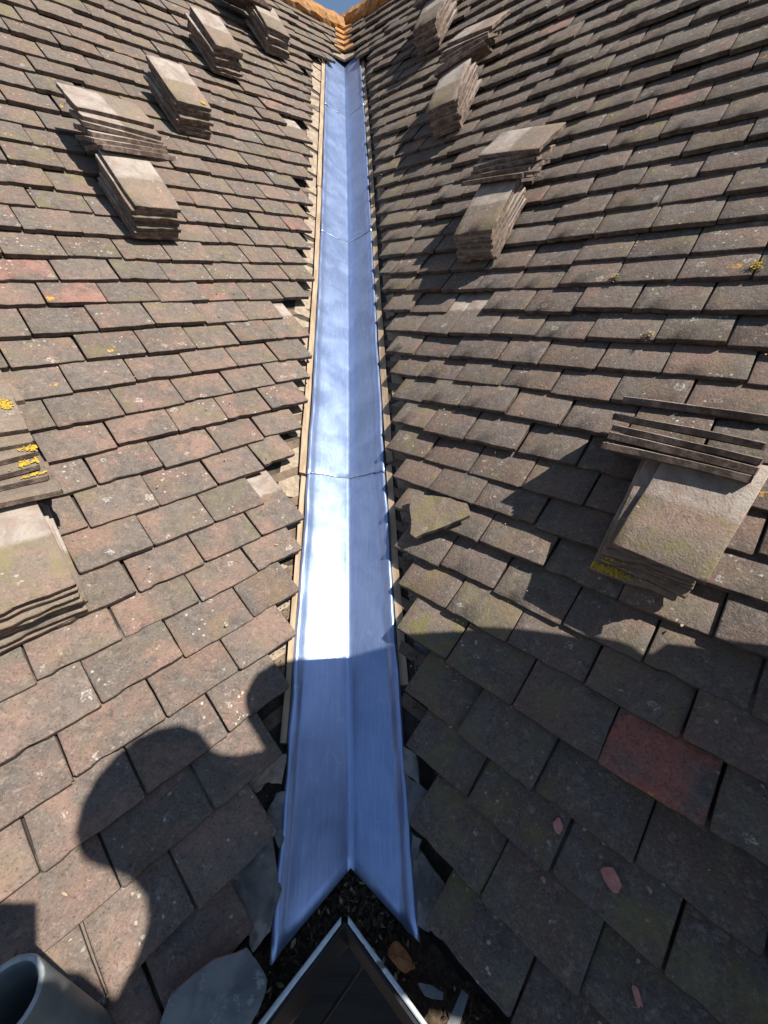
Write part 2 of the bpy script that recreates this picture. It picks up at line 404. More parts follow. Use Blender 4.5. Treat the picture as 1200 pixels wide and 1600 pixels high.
SPECIAL = {}   # (k, i, index from the valley end) -> dict
SPECIAL[(0, 9, 0)] = dict(yaw=1.5, dt=.012)
SPECIAL[(1, 4, 0)] = dict(tone=(.62, .35, .95))
SPECIAL[(1, 4, 3)] = dict(tone=(.35, 1.0, .02))
tiles = {0: [], 1: []}
for k in (0, 1):
    S = SLOPES[k]
    for i, (t, js) in enumerate(rows_for(k)):
        r = random.Random(50000 + 777 * k + i)
        ntile = len(js) - 1
        for q in range(ntile):
            a, b = js[q], js[q + 1]; fromend = ntile - 1 - q
            rr = [r.random() for _ in range(14)]
            if k == 1 and i == 15 and abs(a - .866) < .01: continue
            if (i, -1) in MISSING[k] and fromend == 0: continue
            w = b - a; sc = (a + b) / 2
            gap = .0022 + .0050 * rr[0] ** 2
            if w < .05: continue
            h = wav(k, sc, t) * (1, 1.5)[k] + (.0055, .0075)[k] * rr[1] ** 1.5 - .001
            yaw = math.radians((rr[2] - .5) * 1.9); roll = math.radians((rr[3] - .5) * 2.0); beta = (.140, .166)[k] + (rr[4] - .5) * .022
            dt = (rr[5] - .5) * .010
            if rr[6] > .95: yaw *= 2.2; h += .004; dt -= .006
            near = clamp(1 - t / 2.2, 0, 1)
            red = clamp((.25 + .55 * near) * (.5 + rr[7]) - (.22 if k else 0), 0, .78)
            if rr[8] > .982: red = .86
            moss = (.12 + .55 * clamp(t / 2.5, 0, 1)) * rr[9] * (1.0 if k == 0 else .8)
            if fromend == 0 and k == 1: moss = .35 + .5 * rr[9]
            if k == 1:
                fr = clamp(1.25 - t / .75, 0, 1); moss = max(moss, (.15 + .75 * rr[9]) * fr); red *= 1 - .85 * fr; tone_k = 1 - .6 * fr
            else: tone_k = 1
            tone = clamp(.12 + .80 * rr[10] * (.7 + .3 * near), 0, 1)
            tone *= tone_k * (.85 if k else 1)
            tn = (tone, red, moss)
            sp = SPECIAL.get((k, i, fromend))
            if sp:
                yaw += math.radians(sp.get('yaw', 0)); dt += sp.get('dt', 0); tn = sp.get('tone', tn)
            M = S.frame(sc, t + dt, h) @ Matrix.Rotation(yaw, 4, 'Z') @ Matrix.Rotation(roll, 4, 'Y') @ Matrix.Rotation(-beta, 4, 'X')
            sx = (w - gap) / TW
            M = M @ Matrix.Diagonal((sx, 1, 1, 1))
            ctr = M @ Vector((0, .05, 0)); pp = to_px(ctr); area = 0
            if pp:
                quad = [to_px(M @ Vector((x, y, 0))) for x, y in ((-.08, 0), (.08, 0), (.08, .1), (-.08, .1))]
                if all(quad):
                    area = abs(sum(quad[z][0] * quad[(z + 1) % 4][1] - quad[(z + 1) % 4][0] * quad[z][1] for z in range(4))) / 2
                if not (-10 < pp[0] < 1210 and -10 < pp[1] < 1610): area *= .02
            tiles[k].append((area, M, tn, int(rr[11] * 14), i, 1.0 if (fromend == 0 or (k == 1 and i in (13, 14))) else (.5 if fromend == 1 else 0.0)))
# the one tile that slipped down beside the lead on the left, and the short one half way
def extra(k, s, t, h, yaw, tn, var, sx=1.0, beta=.118):
    M = SLOPES[k].frame(s, t, h) @ Matrix.Rotation(yaw, 4, 'Z') @ Matrix.Rotation(-beta, 4, 'X') @ Matrix.Diagonal((sx, 1, 1, 1))
    tiles[k].append((9e9, M, tn, var, 10, 1.0))
extra(0, .735, .968 + .10 * .6, -.004, math.radians(-2), (.7, .5, .2), 3, .93)

roofs = {}
for k in (0, 1):
    root = empty('tiled_roof_slope', SLOPES[k].P(s_valley(k, 0) - .2, 0))
    tag(root, ('sunlit left slope of old brown clay tiles running down to the lead valley',
               'right slope of dark mossy clay tiles with raking shadows beside the lead valley')[k], 'roof', 'tiled roof slopes either side of the valley')
    inv = Matrix.Translation(-root.location)
    roofs[k] = (root, inv)
    order = sorted(tiles[k], key=lambda z: -z[0])
    for area, M, tn, var, i, bare in order[:296]:
        o = bpy.data.objects.new('roof_tile', ROOF_VARS[var % 14]); o.matrix_basis = inv @ M; o['tone'] = tn; o['bare'] = bare
        link(o, root)
        if tn[1] > .95: o['label'] = 'brick-red tile standing out among the dark ones'
    v, f, mi, uv, tones, bares = [], [], [], [], [], []
    for area, M, tn, var, i, bare in order[296:]:
        me = FAR_VARS[var % 10]; b = len(v); MM = inv @ M
        v += [MM @ q.co for q in me.vertices]
        uvv = [None] * len(me.vertices)
        for lp in me.loops: uvv[lp.vertex_index] = tuple(me.uv_layers[0].data[lp.index].uv)
        uv += uvv
        for p in me.polygons:
            f.append(tuple(b + q for q in p.vertices)); mi.append(p.material_index); tones.append(tn); bares.append(bare)
    me = new_mesh('remaining_roof_tiles', v, f, mi, uv)
    at = me.attributes.new('tone', 'FLOAT_VECTOR', 'FACE'); at.data.foreach_set('vector', [c for tn in tones for c in tn])
    at = me.attributes.new('bare', 'FLOAT', 'FACE'); at.data.foreach_set('value', bares)
    me.polygons.foreach_set('use_smooth', [m_ == 0 for m_ in mi])
    o = mesh_obj('remaining_roof_tiles', me, (M_TILEG, M_TILEG_E), root); o['kind'] = 'stuff'

# boards under the tiles, a surface that follows each slope and butts against the valley boards
def strip_surface(name, pts_rows, mat, parent, inv, th=None, smooth=False):
    v, f = [], []
    n = len(pts_rows[0])
    for row in pts_rows: v += [inv @ p for p in row]
    for j in range(len(pts_rows) - 1):
        for i in range(n - 1):
            f.append((j * n + i, j * n + i + 1, (j + 1) * n + i + 1, (j + 1) * n + i))
    me = new_mesh(name, v, f, smooth=smooth)
    return mesh_obj(name, me, mat, parent)
for k in (0, 1):
    root, inv = roofs[k]; S = SLOPES[k]
    rows = []
    for j in range(0, 47):
        t = j * .1 - .0; sv = s_valley(k, t)
        rows.append([S.P(sv - .02 - q * .55, t, -.072) for q in range(9)])
    strip_surface('roof_boards', rows, M_DECK, root, inv)
    # battens, seen only in the gaps
    v, f = [], []
    for j in range(1, NROW):
        t = j * S.g + .16; sv = s_valley(k, t)
        b = len(v)
        for s in (sv - .15, sv - 2.4):
            for dy, dz in ((0, -.071), (.03, -.071), (.03, -.05), (0, -.05)): v.append(inv @ S.P(s, t + dy, dz))
        f += [(b, b + 1, b + 2, b + 3), (b + 4, b + 7, b + 6, b + 5)] + [(b + q, b + 4 + q, b + 4 + (q + 1) % 4, b + (q + 1) % 4) for q in range(4)]
    o = mesh_obj('battens', new_mesh('battens', v, f), M_WOOD_D, root); o['kind'] = 'stuff'

# undercloak slips of pale slate and mortar along the valley edges of each slope
def slab(name, P0, ax, ay, az, w, l, th, mat, parent, inv, seed, ragged=.003, n=5):
    r = random.Random(seed); top = []
    for i in range(n): top.append((-w / 2 + w * i / (n - 1), r.uniform(-ragged, ragged)))
    for j in range(1, n): top.append((w / 2 + r.uniform(-ragged, ragged), l * j / (n - 1)))
    for i in range(n - 2, -1, -1): top.append((-w / 2 + w * i / (n - 1), l + r.uniform(-ragged, ragged)))
    for j in range(n - 2, 0, -1): top.append((-w / 2 + r.uniform(-ragged, ragged), l * j / (n - 1)))
    v = [inv @ (P0 + ax * x + ay * y) for x, y in top] + [inv @ (P0 + ax * x + ay * y - az * th) for x, y in top]
    N = len(top)
    f = [tuple(range(N)), tuple(range(2 * N - 1, N - 1, -1))] + [(q, N + q, N + (q + 1) % N, (q + 1) % N) for q in range(N)]
    return mesh_obj(name, new_mesh(name, v, f), mat, parent)
M_UNDER = [M_MORTAR, M_SLATE, M_MORTAR, M_WOOD]
for k in (0, 1):
    root, inv = roofs[k]
    sg = -1 if k == 0 else 1
    t = -.02; c = 0
    t = .22
    while t < 3.95:
        r = random.Random(90 + c + 500 * k)
        l = r.uniform(.15, .24); p, v_, w_, m_ = vframe(t + l / 2)
        wd = r.uniform(.055, .085) if k == 0 else r.uniform(.04, .06)
        x = sg * (.163 + wd / 2 + (.0 if k == 0 else .012))
        slp = vslope(t); ax = (w_ + m_ * slp * sg).normalized()
        P0 = vpoint(t, x, -.002 + r.uniform(-.003, .003), .055); az = ax.cross(v_).normalized()
        if az.z < 0: az = -az
        yaw = r.uniform(-.05, .05); ay = (v_ + ax * yaw).normalized()
        mat = M_SLATE if (k == 1 and t < .25) or (k == 0 and t < .0) else M_MORTAR
        slab('undercloak_slip', P0, ax, ay, az, wd, l, .009, mat, root, inv, c, .006 if k else .003)
        t += l * .93; c += 1

def under_poly(name, k, pts, h, th, mat, label):
    root, inv = roofs[k]; S = SLOPES[k]; r = random.Random(int(abs(pts[0][0]) * 1e4)); q = []
    for i, (s_, t_) in enumerate(pts):
        s2, t2 = pts[(i + 1) % len(pts)]; q.append((s_, t_))
        for w in (.3, .65): q.append((s_ + (s2 - s_) * w + r.uniform(-.0022, .0022), t_ + (t2 - t_) * w + r.uniform(-.0022, .0022)))
    n = len(q)
    v = [inv @ S.P(s_, t_, h + .004 * math.sin(i)) for i, (s_, t_) in enumerate(q)] + [inv @ S.P(s_, t_, h - th) for s_, t_ in q]
    f = [tuple(range(n)), tuple(range(2 * n - 1, n - 1, -1))] + [(i, n + i, n + (i + 1) % n, (i + 1) % n) for i in range(n)]
    o = mesh_obj(name, new_mesh(name, v, f), mat, root); o['label'] = label
M_UT = simple('smeared underside of old tile', (.085, .080, .078), (.20, .185, .165), 22, .9, bump=.003, c3=(.30, .28, .25))
M_GS = simple('pale grey slip', (.12, .12, .115), (.24, .24, .22), 30, .9, bump=.003)
under_poly('undercloak_tile', 0, [(.019, .118), (.113, .101), (.080, .013), (.033, -.020), (-.004, -.022), (.004, .014)], -.031, .011, M_UT, 'smeared dark tile lying under the eaves course beside the lead')
under_poly('undercloak_tile', 0, [(.156, .151), (.181, .138), (.129, .074), (.110, .069), (.124, .135)], -.035, .010, M_GS, 'pale grey slip between tiles and lead')
under_poly('timber_scrap', 0, [(.118, .204), (.197, .208), (.212, .199), (.172, .158), (.153, .179), (.122, .179)], -.020, .010, M_MORTAR, 'scrap of pale wood beside a dark hole')
under_poly('timber_scrap', 1, [(.366, .199), (.327, .203), (.291, .161), (.334, .160)], -.020, .010, M_GS, 'grey weathered wood scrap')
under_poly('undercloak_tile', 1, [(.333, .158), (.270, .161), (.265, .107), (.277, .095)], -.030, .009, M_SLATE, 'blue-grey slip with a nail hole')
under_poly('undercloak_tile', 1, [(.260, .084), (.236, .088), (.228, .052), (.236, .052)], -.025, .009, M_SLATE, 'small blue-grey slip')
under_poly('undercloak_tile', 1, [(.247, .071), (.165, .060), (.152, -.016), (.174, -.022), (.226, .034)], -.040, .010, M_UT, 'smeared dark tile lying under the eaves course right of the lead')

# ------------------------------------------------------------------ lead valley
lead_root = empty('lead_valley', vpoint(-.02, 0)); linv = Matrix.Translation(-lead_root.location)
tag(lead_root, 'long strip of new blue-grey lead sheets laid down the valley between the slopes', 'valley gutter')
XL, XR = -.133, .121
def lead_section(t, lift):
    """points across the sheet at distance t along the valley"""
    wob = .0012 * math.sin(t * 13) + .0007 * math.sin(t * 31 + 1)
    pts = []
    xs = [XL - .012, XL - .010, XL - .004, XL + .003, XL + .010, XL + .020, -.095, -.06, -.03, -.010, 0, .010, .03, .06, .095, XR - .020, XR - .010, XR - .003, XR + .004, XR + .010, XR + .012]
    hs = [-.010, .004, .009, .0085, .003, .0, 0, 0, 0, -.0015, -.004, -.0015, 0, 0, 0, 0, .003, .0085, .009, .004, -.010]
    for x, h in zip(xs, hs):
        dx = wob if abs(x) > .09 else wob * .4
        hh = h + (.0008 * math.sin(t * 31 + x * 60) if abs(x) < .11 else .0018 * math.sin(t * 55 + x))
        pts.append(vpoint(t, x + dx, hh + lift + .004))
    return pts
laps = [(-.13, .86), (.77, 2.13), (2.02, 3.30), (3.19, 3.98)]
for q, (ta, tb) in enumerate(laps):
    n = int((tb - ta) / .022); rows = []
    for j in range(n + 1):
        f_ = j / n; t = ta + (tb - ta) * f_
        lift = .0035 + .0015 * math.exp(-f_ * 30) if q else .0
        lift -= .0035 * clamp((f_ - .82) / .18, 0, 1) if q else 0
        sec = []
        for i, p in enumerate(lead_section(t, lift)):
            sec.append(p)
        rows.append(sec)
    # the lower edge of each sheet: the lowest one is cut to a notch over the gutter corner, the laps are slightly bowed
    m = len(rows[0])
    cut = []
    for i in range(m):
        x = (i - (m - 1) / 2) / ((m - 1) / 2)
        if q == 0: tc = -.050 - .084 * abs(lead_section(0, 0)[i].dot(vframe(0)[2]) - vframe(0)[0].dot(vframe(0)[2])) / .128
        else: tc = ta + .030 * (1 - abs(x)) + .0012 * math.sin(i * 2.3)
        cut.append(tc)
    v, f = [], []
    rows2 = []
    for j in range(n + 1):
        row = []
        for i in range(m):
            t = ta + (tb - ta) * j / n
            tt = max(t, cut[i]) if q else cut[i] + (tb - cut[i]) * (j / n)
            lift = 0 if q == 0 else .0038 + .0012 * math.exp(-(tt - ta) * 30) - .003 * clamp((j / n - .8) / .2, 0, 1)
            if q == 0 and tt < -.0:
                lift -= (0 - tt) * .02
            row.append(linv @ lead_section(tt, lift)[i])
        rows2.append(row)
    for row in rows2: v += row
    top = len(v)
    for row in rows2:
        v += [p - Vector((0, 0, .0028)) for p in row]
    W = m
    for j in range(n):
        for i in range(W - 1):
            a = j * W + i
            f.append((a, a + 1, a + W + 1, a + W)); f.append((top + a, top + a + W, top + a + W + 1, top + a + 1))
    nf = len(f)
    for i in range(W - 1): f.append((i + 1, i, top + i, top + i + 1))
    for i in range(W - 1): a = n * W + i; f.append((a, a + 1, top + a + 1, top + a))
    for j in range(n):
        f.append((j * W, (j + 1) * W, top + (j + 1) * W, top + j * W)); f.append(((j + 1) * W + W - 1, j * W + W - 1, top + j * W + W - 1, top + (j + 1) * W + W - 1))
    me = new_mesh('lead_sheet', v, f, [0] * nf + [1] * (len(f) - nf), smooth=True)
    o = mesh_obj('lead_sheet', me, (M_LEAD, M_LEAD_EDGE), lead_root)
    o['label'] = ('lowest lead sheet, cut to a notch over the gutter', 'second lead sheet from the bottom', 'third lead sheet from the bottom', 'topmost lead sheet under the ridge')[q]
# timber fillets that the edges of the lead are dressed over
def fillet(name, ta, tb, x0, x1, h1, mat, seed):
    r = random.Random(seed); v, f = [], []; n = int((tb - ta) / .06)
    for j in range(n + 1):
        t = ta + (tb - ta) * j / n; wb = r.uniform(-.0008, .0008) + .0018 * math.sin(t * 3.1 + seed)
        for x, h in ((x0, -.03), (x1, -.03), (x1, h1), (x0, h1)): v.append(linv @ vpoint(t, x + wb, h))
    f += [(3, 2, 1, 0), (4 * n, 4 * n + 1, 4 * n + 2, 4 * n + 3)]
    for j in range(n):
        for q in range(4): a = 4 * j + q; b_ = 4 * j + (q + 1) % 4; f.append((a, b_, b_ + 4, a + 4))
    return mesh_obj(name, new_mesh(name, v, f), mat, lead_root)
fillet('timber_fillet', .13, .765, -.160, -.1465, .010, M_WOOD, 1)
fillet('timber_fillet', .775, 2.36, -.166, -.147, .012, M_WOOD, 2)
fillet('timber_fillet', 2.365, 3.93, -.168, -.147, .012, M_WOOD, 3)
fillet('timber_fillet', .22, .80, .136, .156, .000, M_WOOD, 4)
fillet('timber_fillet', .81, 2.2, .136, .160, .002, M_WOOD, 5)
fillet('timber_fillet', 2.21, 3.93, .136, .158, .002, M_WOOD, 6)
rows = [[vpoint(j * .1 - .05, x, -.012) for x in (-.30, -.15, 0, .15, .30)] for j in range(46)]
strip_surface('valley_boards', rows, M_DECK, lead_root, linv)

# ------------------------------------------------------------------ ridge tiles with orange lichen, and the cap at the head of the lead
def halfround(name, P0, P1, up, rad, mat, parent, inv, seed):
    r = random.Random(seed); ax = (P1 - P0); L = ax.length; ax.normalize(); side = ax.cross(up).normalized()
    v, f = [], []; N = 10; M_ = 4
    for sh in (0, .014):
        for j in range(M_ + 1):
            for i in range(N + 1):
                th = PI * (i / N) * 1.1 - .05 * PI; rr = rad - sh + r.uniform(-.003, .003) * (1 if sh == 0 else .3)
                v.append(inv @ (P0 + ax * (L * j / M_) + side * math.cos(th) * rr + up * (math.sin(th) * rr)))
    W = N + 1; T = W * (M_ + 1)
    for j in range(M_):
        for i in range(N):
            a = j * W + i; f.append((a, a + 1, a + W + 1, a + W)); f.append((T + a, T + a + W, T + a + W + 1, T + a + 1))
    for i in range(N): f.append((i, T + i, T + i + 1, i + 1)); a = M_ * W + i; f.append((a, a + 1, T + a + 1, T + a))
    for j in range(M_): a = j * W; f.append((a, a + W, T + a + W, T + a)); a = j * W + N; f.append((a, T + a, T + a + W, a + W))
    return mesh_obj(name, new_mesh(name, v, f, smooth=True), mat, parent)
TR = 4.42
M_RIDGE = simple('lichened ridge tile', (.30, .21, .14), (.22, .18, .14), 30, .95, bump=.004, c3=(.52, .27, .06))
for k in (0, 1):
    root, inv = roofs[k]; S = SLOPES[k]; sv = s_valley(k, TR)
    back = Vector((-S.n.x, -S.n.y, 0)).normalized()
    for q in range(9):
        s1 = sv + .03 - q * .31; s0 = s1 - .315
        z = [(.0 if x < .05 else min(.02, .03 * x)) for x in (q * .31, (q + 1) * .31)]
        P1 = S.P(s1, TR, .0) + back * .05 + Vector((0, 0, -.062 + z[0])); P0 = S.P(s0, TR, .0) + back * .05 + Vector((0, 0, -.062 + z[1]))
        o = halfround('ridge_tile', P1, P0, Vector((0, 0, 1)), .078 + .004 * (q % 2), M_RIDGE if q > 1 else M_ORANGE, root, inv, q + 40 * k)
    # mortar bed, lumpy and overgrown
    r = random.Random(k + 5); v, f = [], []; n = 70
    for j in range(n + 1):
        s = sv + .05 - j * .04
        for (tt, h) in ((TR - .055, -.01), (TR - .05, .02), (TR - .015, .042), (TR + .04, .045)):
            v.append(inv @ S.P(s, tt + r.uniform(-.008, .008), h + r.uniform(-.006, .006)))
    for j in range(n):
        for i in range(3): a = j * 4 + i; f.append((a, a + 1, a + 5, a + 4))
    mesh_obj('ridge_mortar', new_mesh('ridge_mortar', v, f), M_ORANGE, root)
# swept valley tiles over the head of the lead
for q, (t, wd, hh) in enumerate(((3.90, .19, .0), (4.02, .17, .03), (4.10, .17, .04), (4.18, .15, .05), (4.26, .15, .06), (4.34, .15, .07))):
    p, v_, w_, m_ = vframe(t)
    for sg in (-1, 1):
        ax = (w_ + m_ * (.34 + .06 * math.sin(q * 2.1)) * sg + v_ * (.10 * math.sin(q * 1.7 + sg))).normalized(); az = ax.cross(v_).normalized()
        P0 = p + m_ * (.012 + hh * .3) + w_ * (sg * wd * .22 + .003) ; ay = (v_ + m_ * -.10).normalized()
        slab('valley_head_tile', P0, ax, ay, az if az.z > 0 else -az, wd * .5, .17, .013, M_ORANGE if (q > 0) else M_RIDGE, lead_root, linv, q * 2 + (sg > 0), .003)

# ------------------------------------------------------------------ piles of loose tiles
PLACE = {
 'L1': 'pink-topped pile high on the left slope', 'L2': 'lone pile on the left slope nearest above the pink-topped one',
 'L3': 'lone pile near the top edge on the left slope', 'L4': 'highest pile on the left slope beside the ridge',
 'L5': 'big near pile at the left edge of the photo', 'R1': 'highest pile on the right slope near the ridge',
 'R2': 'second highest pile on the right slope with the skewed top', 'R3': 'middle pile on the right slope with the upturned corner',
 'R4': 'big near pile on the right slope with the green-gold top'}
ORD = ['top', 'second', 'third', 'fourth', 'fifth', 'sixth', 'seventh', 'eighth', 'ninth', 'lowest']
GROUP = 'loose clay tiles piled on the roof slopes'
def loose(k, M, tn, var, label, ylw=None):
    o = bpy.data.objects.new('loose_tile', LOOSE_VARS[var % 14]); o.matrix_world = M; o['tone'] = tn
    link(o); tag(o, label, 'roof tile', GROUP)
    return o
def lichen_patch(parent, x, y, sx, sy, seed):
    r = random.Random(seed); v, f = [], []
    for q in range(int(40 + 5200 * sx)):
        cx, cy = clamp(x + r.gauss(0, sx / 2), -.0805, .0805), clamp(y + r.gauss(0, sy / 2), .0015, .2635); s = r.uniform(.0008, .0030); z = .0001
        b = len(v); a0 = r.random() * 6
        for i in range(5): v.append((cx + s * math.cos(a0 + i * 1.256), cy + s * math.sin(a0 + i * 1.256), z - .001))
        v.append((cx, cy, z + s * .28))
        f += [(b + i, b + (i + 1) % 5, b + 5) for i in range(5)]
    o = mesh_obj('lichen', new_mesh('lichen', v, f), M_YELLOW, parent)
    return o
def pile_low(key, k, sc, tb, n, rot, seed, h0=.012, top_tone=None, lich=None, pitch=.0160, drift=(0, 0)):
    r = random.Random(seed); S = SLOPES[k]; out = []
    for j in range(n):
        up = n - 1 - j
        h = h0 + TH + j * pitch
        M = S.frame(sc + r.uniform(-.008, .008) + drift[0] * j, tb - (n - 1 - j) * .0042 + r.uniform(-.008, .008) + drift[1] * j, h) @ Matrix.Rotation(math.radians(rot + r.uniform(-4.2, 4.2)), 4, 'Z') @ Matrix.Rotation(r.uniform(-.012, .012), 4, 'X')
        tn = (r.random(), r.uniform(.1, .7), r.uniform(.1, .6))
        if j == n - 1 and top_tone: tn = top_tone
        nm = 'lowest' if up == n - 1 else ORD[up]
        o = loose(k, M, tn, r.randrange(14), '%s flat-stacked tile, %s' % (nm, PLACE[key]))
        out.append(o)
        if lich and (j in lich): lichen_patch(o, *lich[j], seed * 31 + j)
    return out
def pile_fan(key, k, sc, t0, h0, n, phi0, phi1, dt, seed, rot=0, top_tone=None, lich=None, ds=0.0, yawj=4.5, rots=None, gaps=None):
    """tiles laid crosswise: lower long edge at (t, h), tilted back by phi towards the slope"""
    r = random.Random(seed); S = SLOPES[k]; t, h = t0, h0
    for j in range(n):
        up = n - 1 - j; ph = phi0 + (phi1 - phi0) * j / max(1, n - 1)
        yaw = (rots[j] if rots else rot) + r.uniform(-yawj, yawj)
        # local tile: x is its width, y its length; turn it a quarter so that its length runs along the course
        M = (S.frame(sc + r.uniform(-.008, .008) + ds * j, t, h) @ Matrix.Rotation(math.radians(yaw), 4, 'Z') @ Matrix.Rotation(-math.radians(ph), 4, 'X')
             @ Matrix.Translation((0, TW / 2, 0)) @ Matrix.Rotation(PI / 2, 4, 'Z') @ Matrix.Translation((0, -TL / 2, 0)))
        tn = (r.random(), r.uniform(.2, .75), r.uniform(.1, .5))
        if j == n - 1 and top_tone: tn = top_tone
        nm = ORD[up] if up < n - 1 else 'lowest'
        o = loose(k, M, tn, r.randrange(14), '%s crosswise tile, %s' % (nm, PLACE[key]))
        if lich and (j in lich): lichen_patch(o, *lich[j], seed * 17 + j)
        rad = math.radians(ph); gp = TH + .0012 + (gaps[j] if gaps else 0)
        d_ = dt * r.uniform(.15, 1.9); t += math.sin(rad) * gp + math.cos(rad) * d_; h += math.cos(rad) * gp - math.sin(rad) * d_
pile_low('L1', 0, .722, 1.945, 7, 0, 1, top_tone=(.8, .6, .5))
pile_fan('L1', 0, .765, 2.185, .150, 6, 36, 10, .023, 2, top_tone=(.9, .7, .2))
pile_low('L2', 0, 1.19, 2.60, 7, 3, 3, lich={4: (-.05, .01, .02, .006), 6: (.05, .02, .012, .01)})
pile_low('L3', 0, 1.65, 3.155, 7, 3, 4)
pile_low('L4', 0, 2.21, 3.55, 7, 0, 5)
pile_fan('L4', 0, 2.12, 3.74, .15, 4, 36, 12, .025, 6)
pile_low('L5', 0, -.064, .735, 7, 0, 7, top_tone=(.7, .55, .85), h0=.004)
pile_fan('L5', 0, -.07, .955, .140, 6, 30, 9, .028, 8, top_tone=(.8, .4, .6), lich={5: (.0, .02, .014, .010), 4: (-.0, .018, .016, .010), 3: (-.07, .01, .01, .02), 2: (-.07, .014, .012, .03), 1: (-.075, .02, .006, .02)})
loose(0, SL.frame(-.04, 1.255, .075) @ Matrix.Rotation(math.radians(4), 4, 'Z') @ Matrix.Rotation(math.radians(-14), 4, 'X') @ Matrix.Translation((0, TW / 2, 0)) @ Matrix.Rotation(PI / 2, 4, 'Z') @ Matrix.Translation((0, -TL / 2, 0)), (.8, .2, .9), 4, 'single mossy tile propped above the big near pile at the left edge')
pile_low('R1', 1, 2.17, 3.39, 7, 3, 9)
pile_fan('R1', 1, 2.22, 3.61, .15, 4, 36, 14, .026, 10, rot=6)
pile_low('R2', 1, 1.60, 2.60, 7, 3, 11, top_tone=(.85, .2, .7))
pile_fan('R2', 1, 1.62, 2.855, .150, 5, 36, 14, .022, 12, rots=[22, 18, 10, -2, -4], top_tone=(.95, .3, .1))
pile_low('R3', 1, 1.00, 1.775, 7, 0, 13, top_tone=(.4, .2, .9))
pile_fan('R3', 1, 1.015, 1.995, .150, 5, 36, 12, .024, 14, rots=[0, 2, -2, 3, -6], ds=-.012)
pile_low('R4', 1, .082, .785, 7, -2, 15, top_tone=(.95, .55, 1.0), lich={3: (-.070, .010, .020, .010), 2: (-.068, .012, .022, .012), 1: (-.066, .012, .03, .012), 0: (-.05, .010, .05, .010)}, drift=(-.003, .000))
pile_fan('R4', 1, .105, 1.000, .146, 5, 62, 54, .004, 16, rots=[0, -1, 1, 2, 1], gaps=[.006, .002, .012, .028, 0], lich={0: (-.0, .255, .05, .012), 2: (-.0, .25, .05, .01)})

# ------------------------------------------------------------------ broken tile, shard and flakes
def poly_slab(name, pts, nrm, th, mat, label, cat, group=None, mats=None, seed=0, curl=0.0, kind=None):
    """pts: world points round the outline; th along -nrm; origin at their mean"""
    c = sum(pts, Vector()) / len(pts); r = random.Random(seed)
    q = []
    for i, p in enumerate(pts):
        p2 = pts[(i + 1) % len(pts)]
        q.append(p - c)
        if (p2 - p).length > .012:
            for s in (.33, .66): q.append(p.lerp(p2, s) - c + Vector((r.uniform(-1, 1), r.uniform(-1, 1), 0)) * (p2 - p).length * .045)
    n = len(q)
    v = [p + nrm * (curl * (p.length ** 2)) for p in q] + [p - nrm * th + nrm * (curl * (p.length ** 2)) for p in q] + [Vector(nrm * (.0005)), -nrm * th]
    f = [(i, (i + 1) % n, 2 * n) for i in range(n)] + [(n + (i + 1) % n, n + i, 2 * n + 1) for i in range(n)]
    m0 = len(f); f += [((i + 1) % n, i, n + i, n + (i + 1) % n) for i in range(n)]
    me = new_mesh(name, v, f, [0] * m0 + [1 if mats else 0] * n)
    o = mesh_obj(name, me, mats or mat); o.location = c
    tag(o, label, cat, group, kind)
    return o
M_SHARD = NT('broken tile underside'); _V = M_SHARD.pos()
_c = M_SHARD.mix(M_SHARD.ramp(M_SHARD.noise(_V, 14, 4, .6, .6), .40, .62), (.115, .125, .125), (.20, .205, .20))
_c = M_SHARD.mix(M_SHARD.ramp(M_SHARD.noise(_V, 40, 5, .7), .58, .68, 0, .7), _c, (.34, .35, .33))
M_SHARD.base(_c); M_SHARD.rough(.85); M_SHARD.bump(M_SHARD.noise(_V, 70, 5, .7), .6, .002)
sh = [(-.117, .038), (-.052, .026), (-.008, 0), (-.004, -.024), (-.003, -.053), (-.013, -.063), (-.058, -.08), (-.15, -.06), (-.16, .006)]
F0 = SL.frame(-.06, -.01)
nL = F0.to_3x3() @ Vector((0, 0, 1))
poly_slab('tile_shard', [SL.P(s, t, .030 + (.012 if t < -.04 else 0)) for s, t in reversed(sh)], nL, .011, None,
          'big grey broken tile lying face down on the left eaves by the gutter', 'broken tile', None, (M_SHARD.m, M_FLAKE), 3)
br = [(.698, .768), (.600, .795), (.520, .800), (.496, .770), (.545, .715), (.610, .650), (.630, .655)]
nR = SR.frame(.6, .7).to_3x3() @ Vector((0, 0, 1))
o = poly_slab('broken_tile', [SR.P(s, t, .030) for s, t in br], nR, .0125, None, 'mossy broken tile lying loose across the gap beside the lead on the right slope', 'broken tile', None, (M_LOOSE, M_LOOSE_E), 5)
o['tone'] = (.6, .3, 1.0)
ul = o.data.uv_layers.new(name='UVMap')
for d_ in ul.data: d_.uv = (.5, .1)
flakes = [((.036, .273), .0088, 1.5, 'clay flake with a torn lower tip, uppermost of the red flakes on the dark tiles'), ((-.059, .258), .0135, 1.6, 'largest rough red clay flake in the middle of a dark green tile'),
          ((.029, .145), .0095, 1.2, 'pink clay flake with a ragged left side, lowest and leftmost of the larger flakes'), ((.026, .187), .0045, 1.2, 'small red flake by a bent straw at a tile corner'),
          ((-.006, .148), .0028, 1.3, 'tiny pale red flake just right of the ragged pink one'), ((-.133, .154), .0055, 2.4, 'narrow sliver of red clay at the very bottom right')]
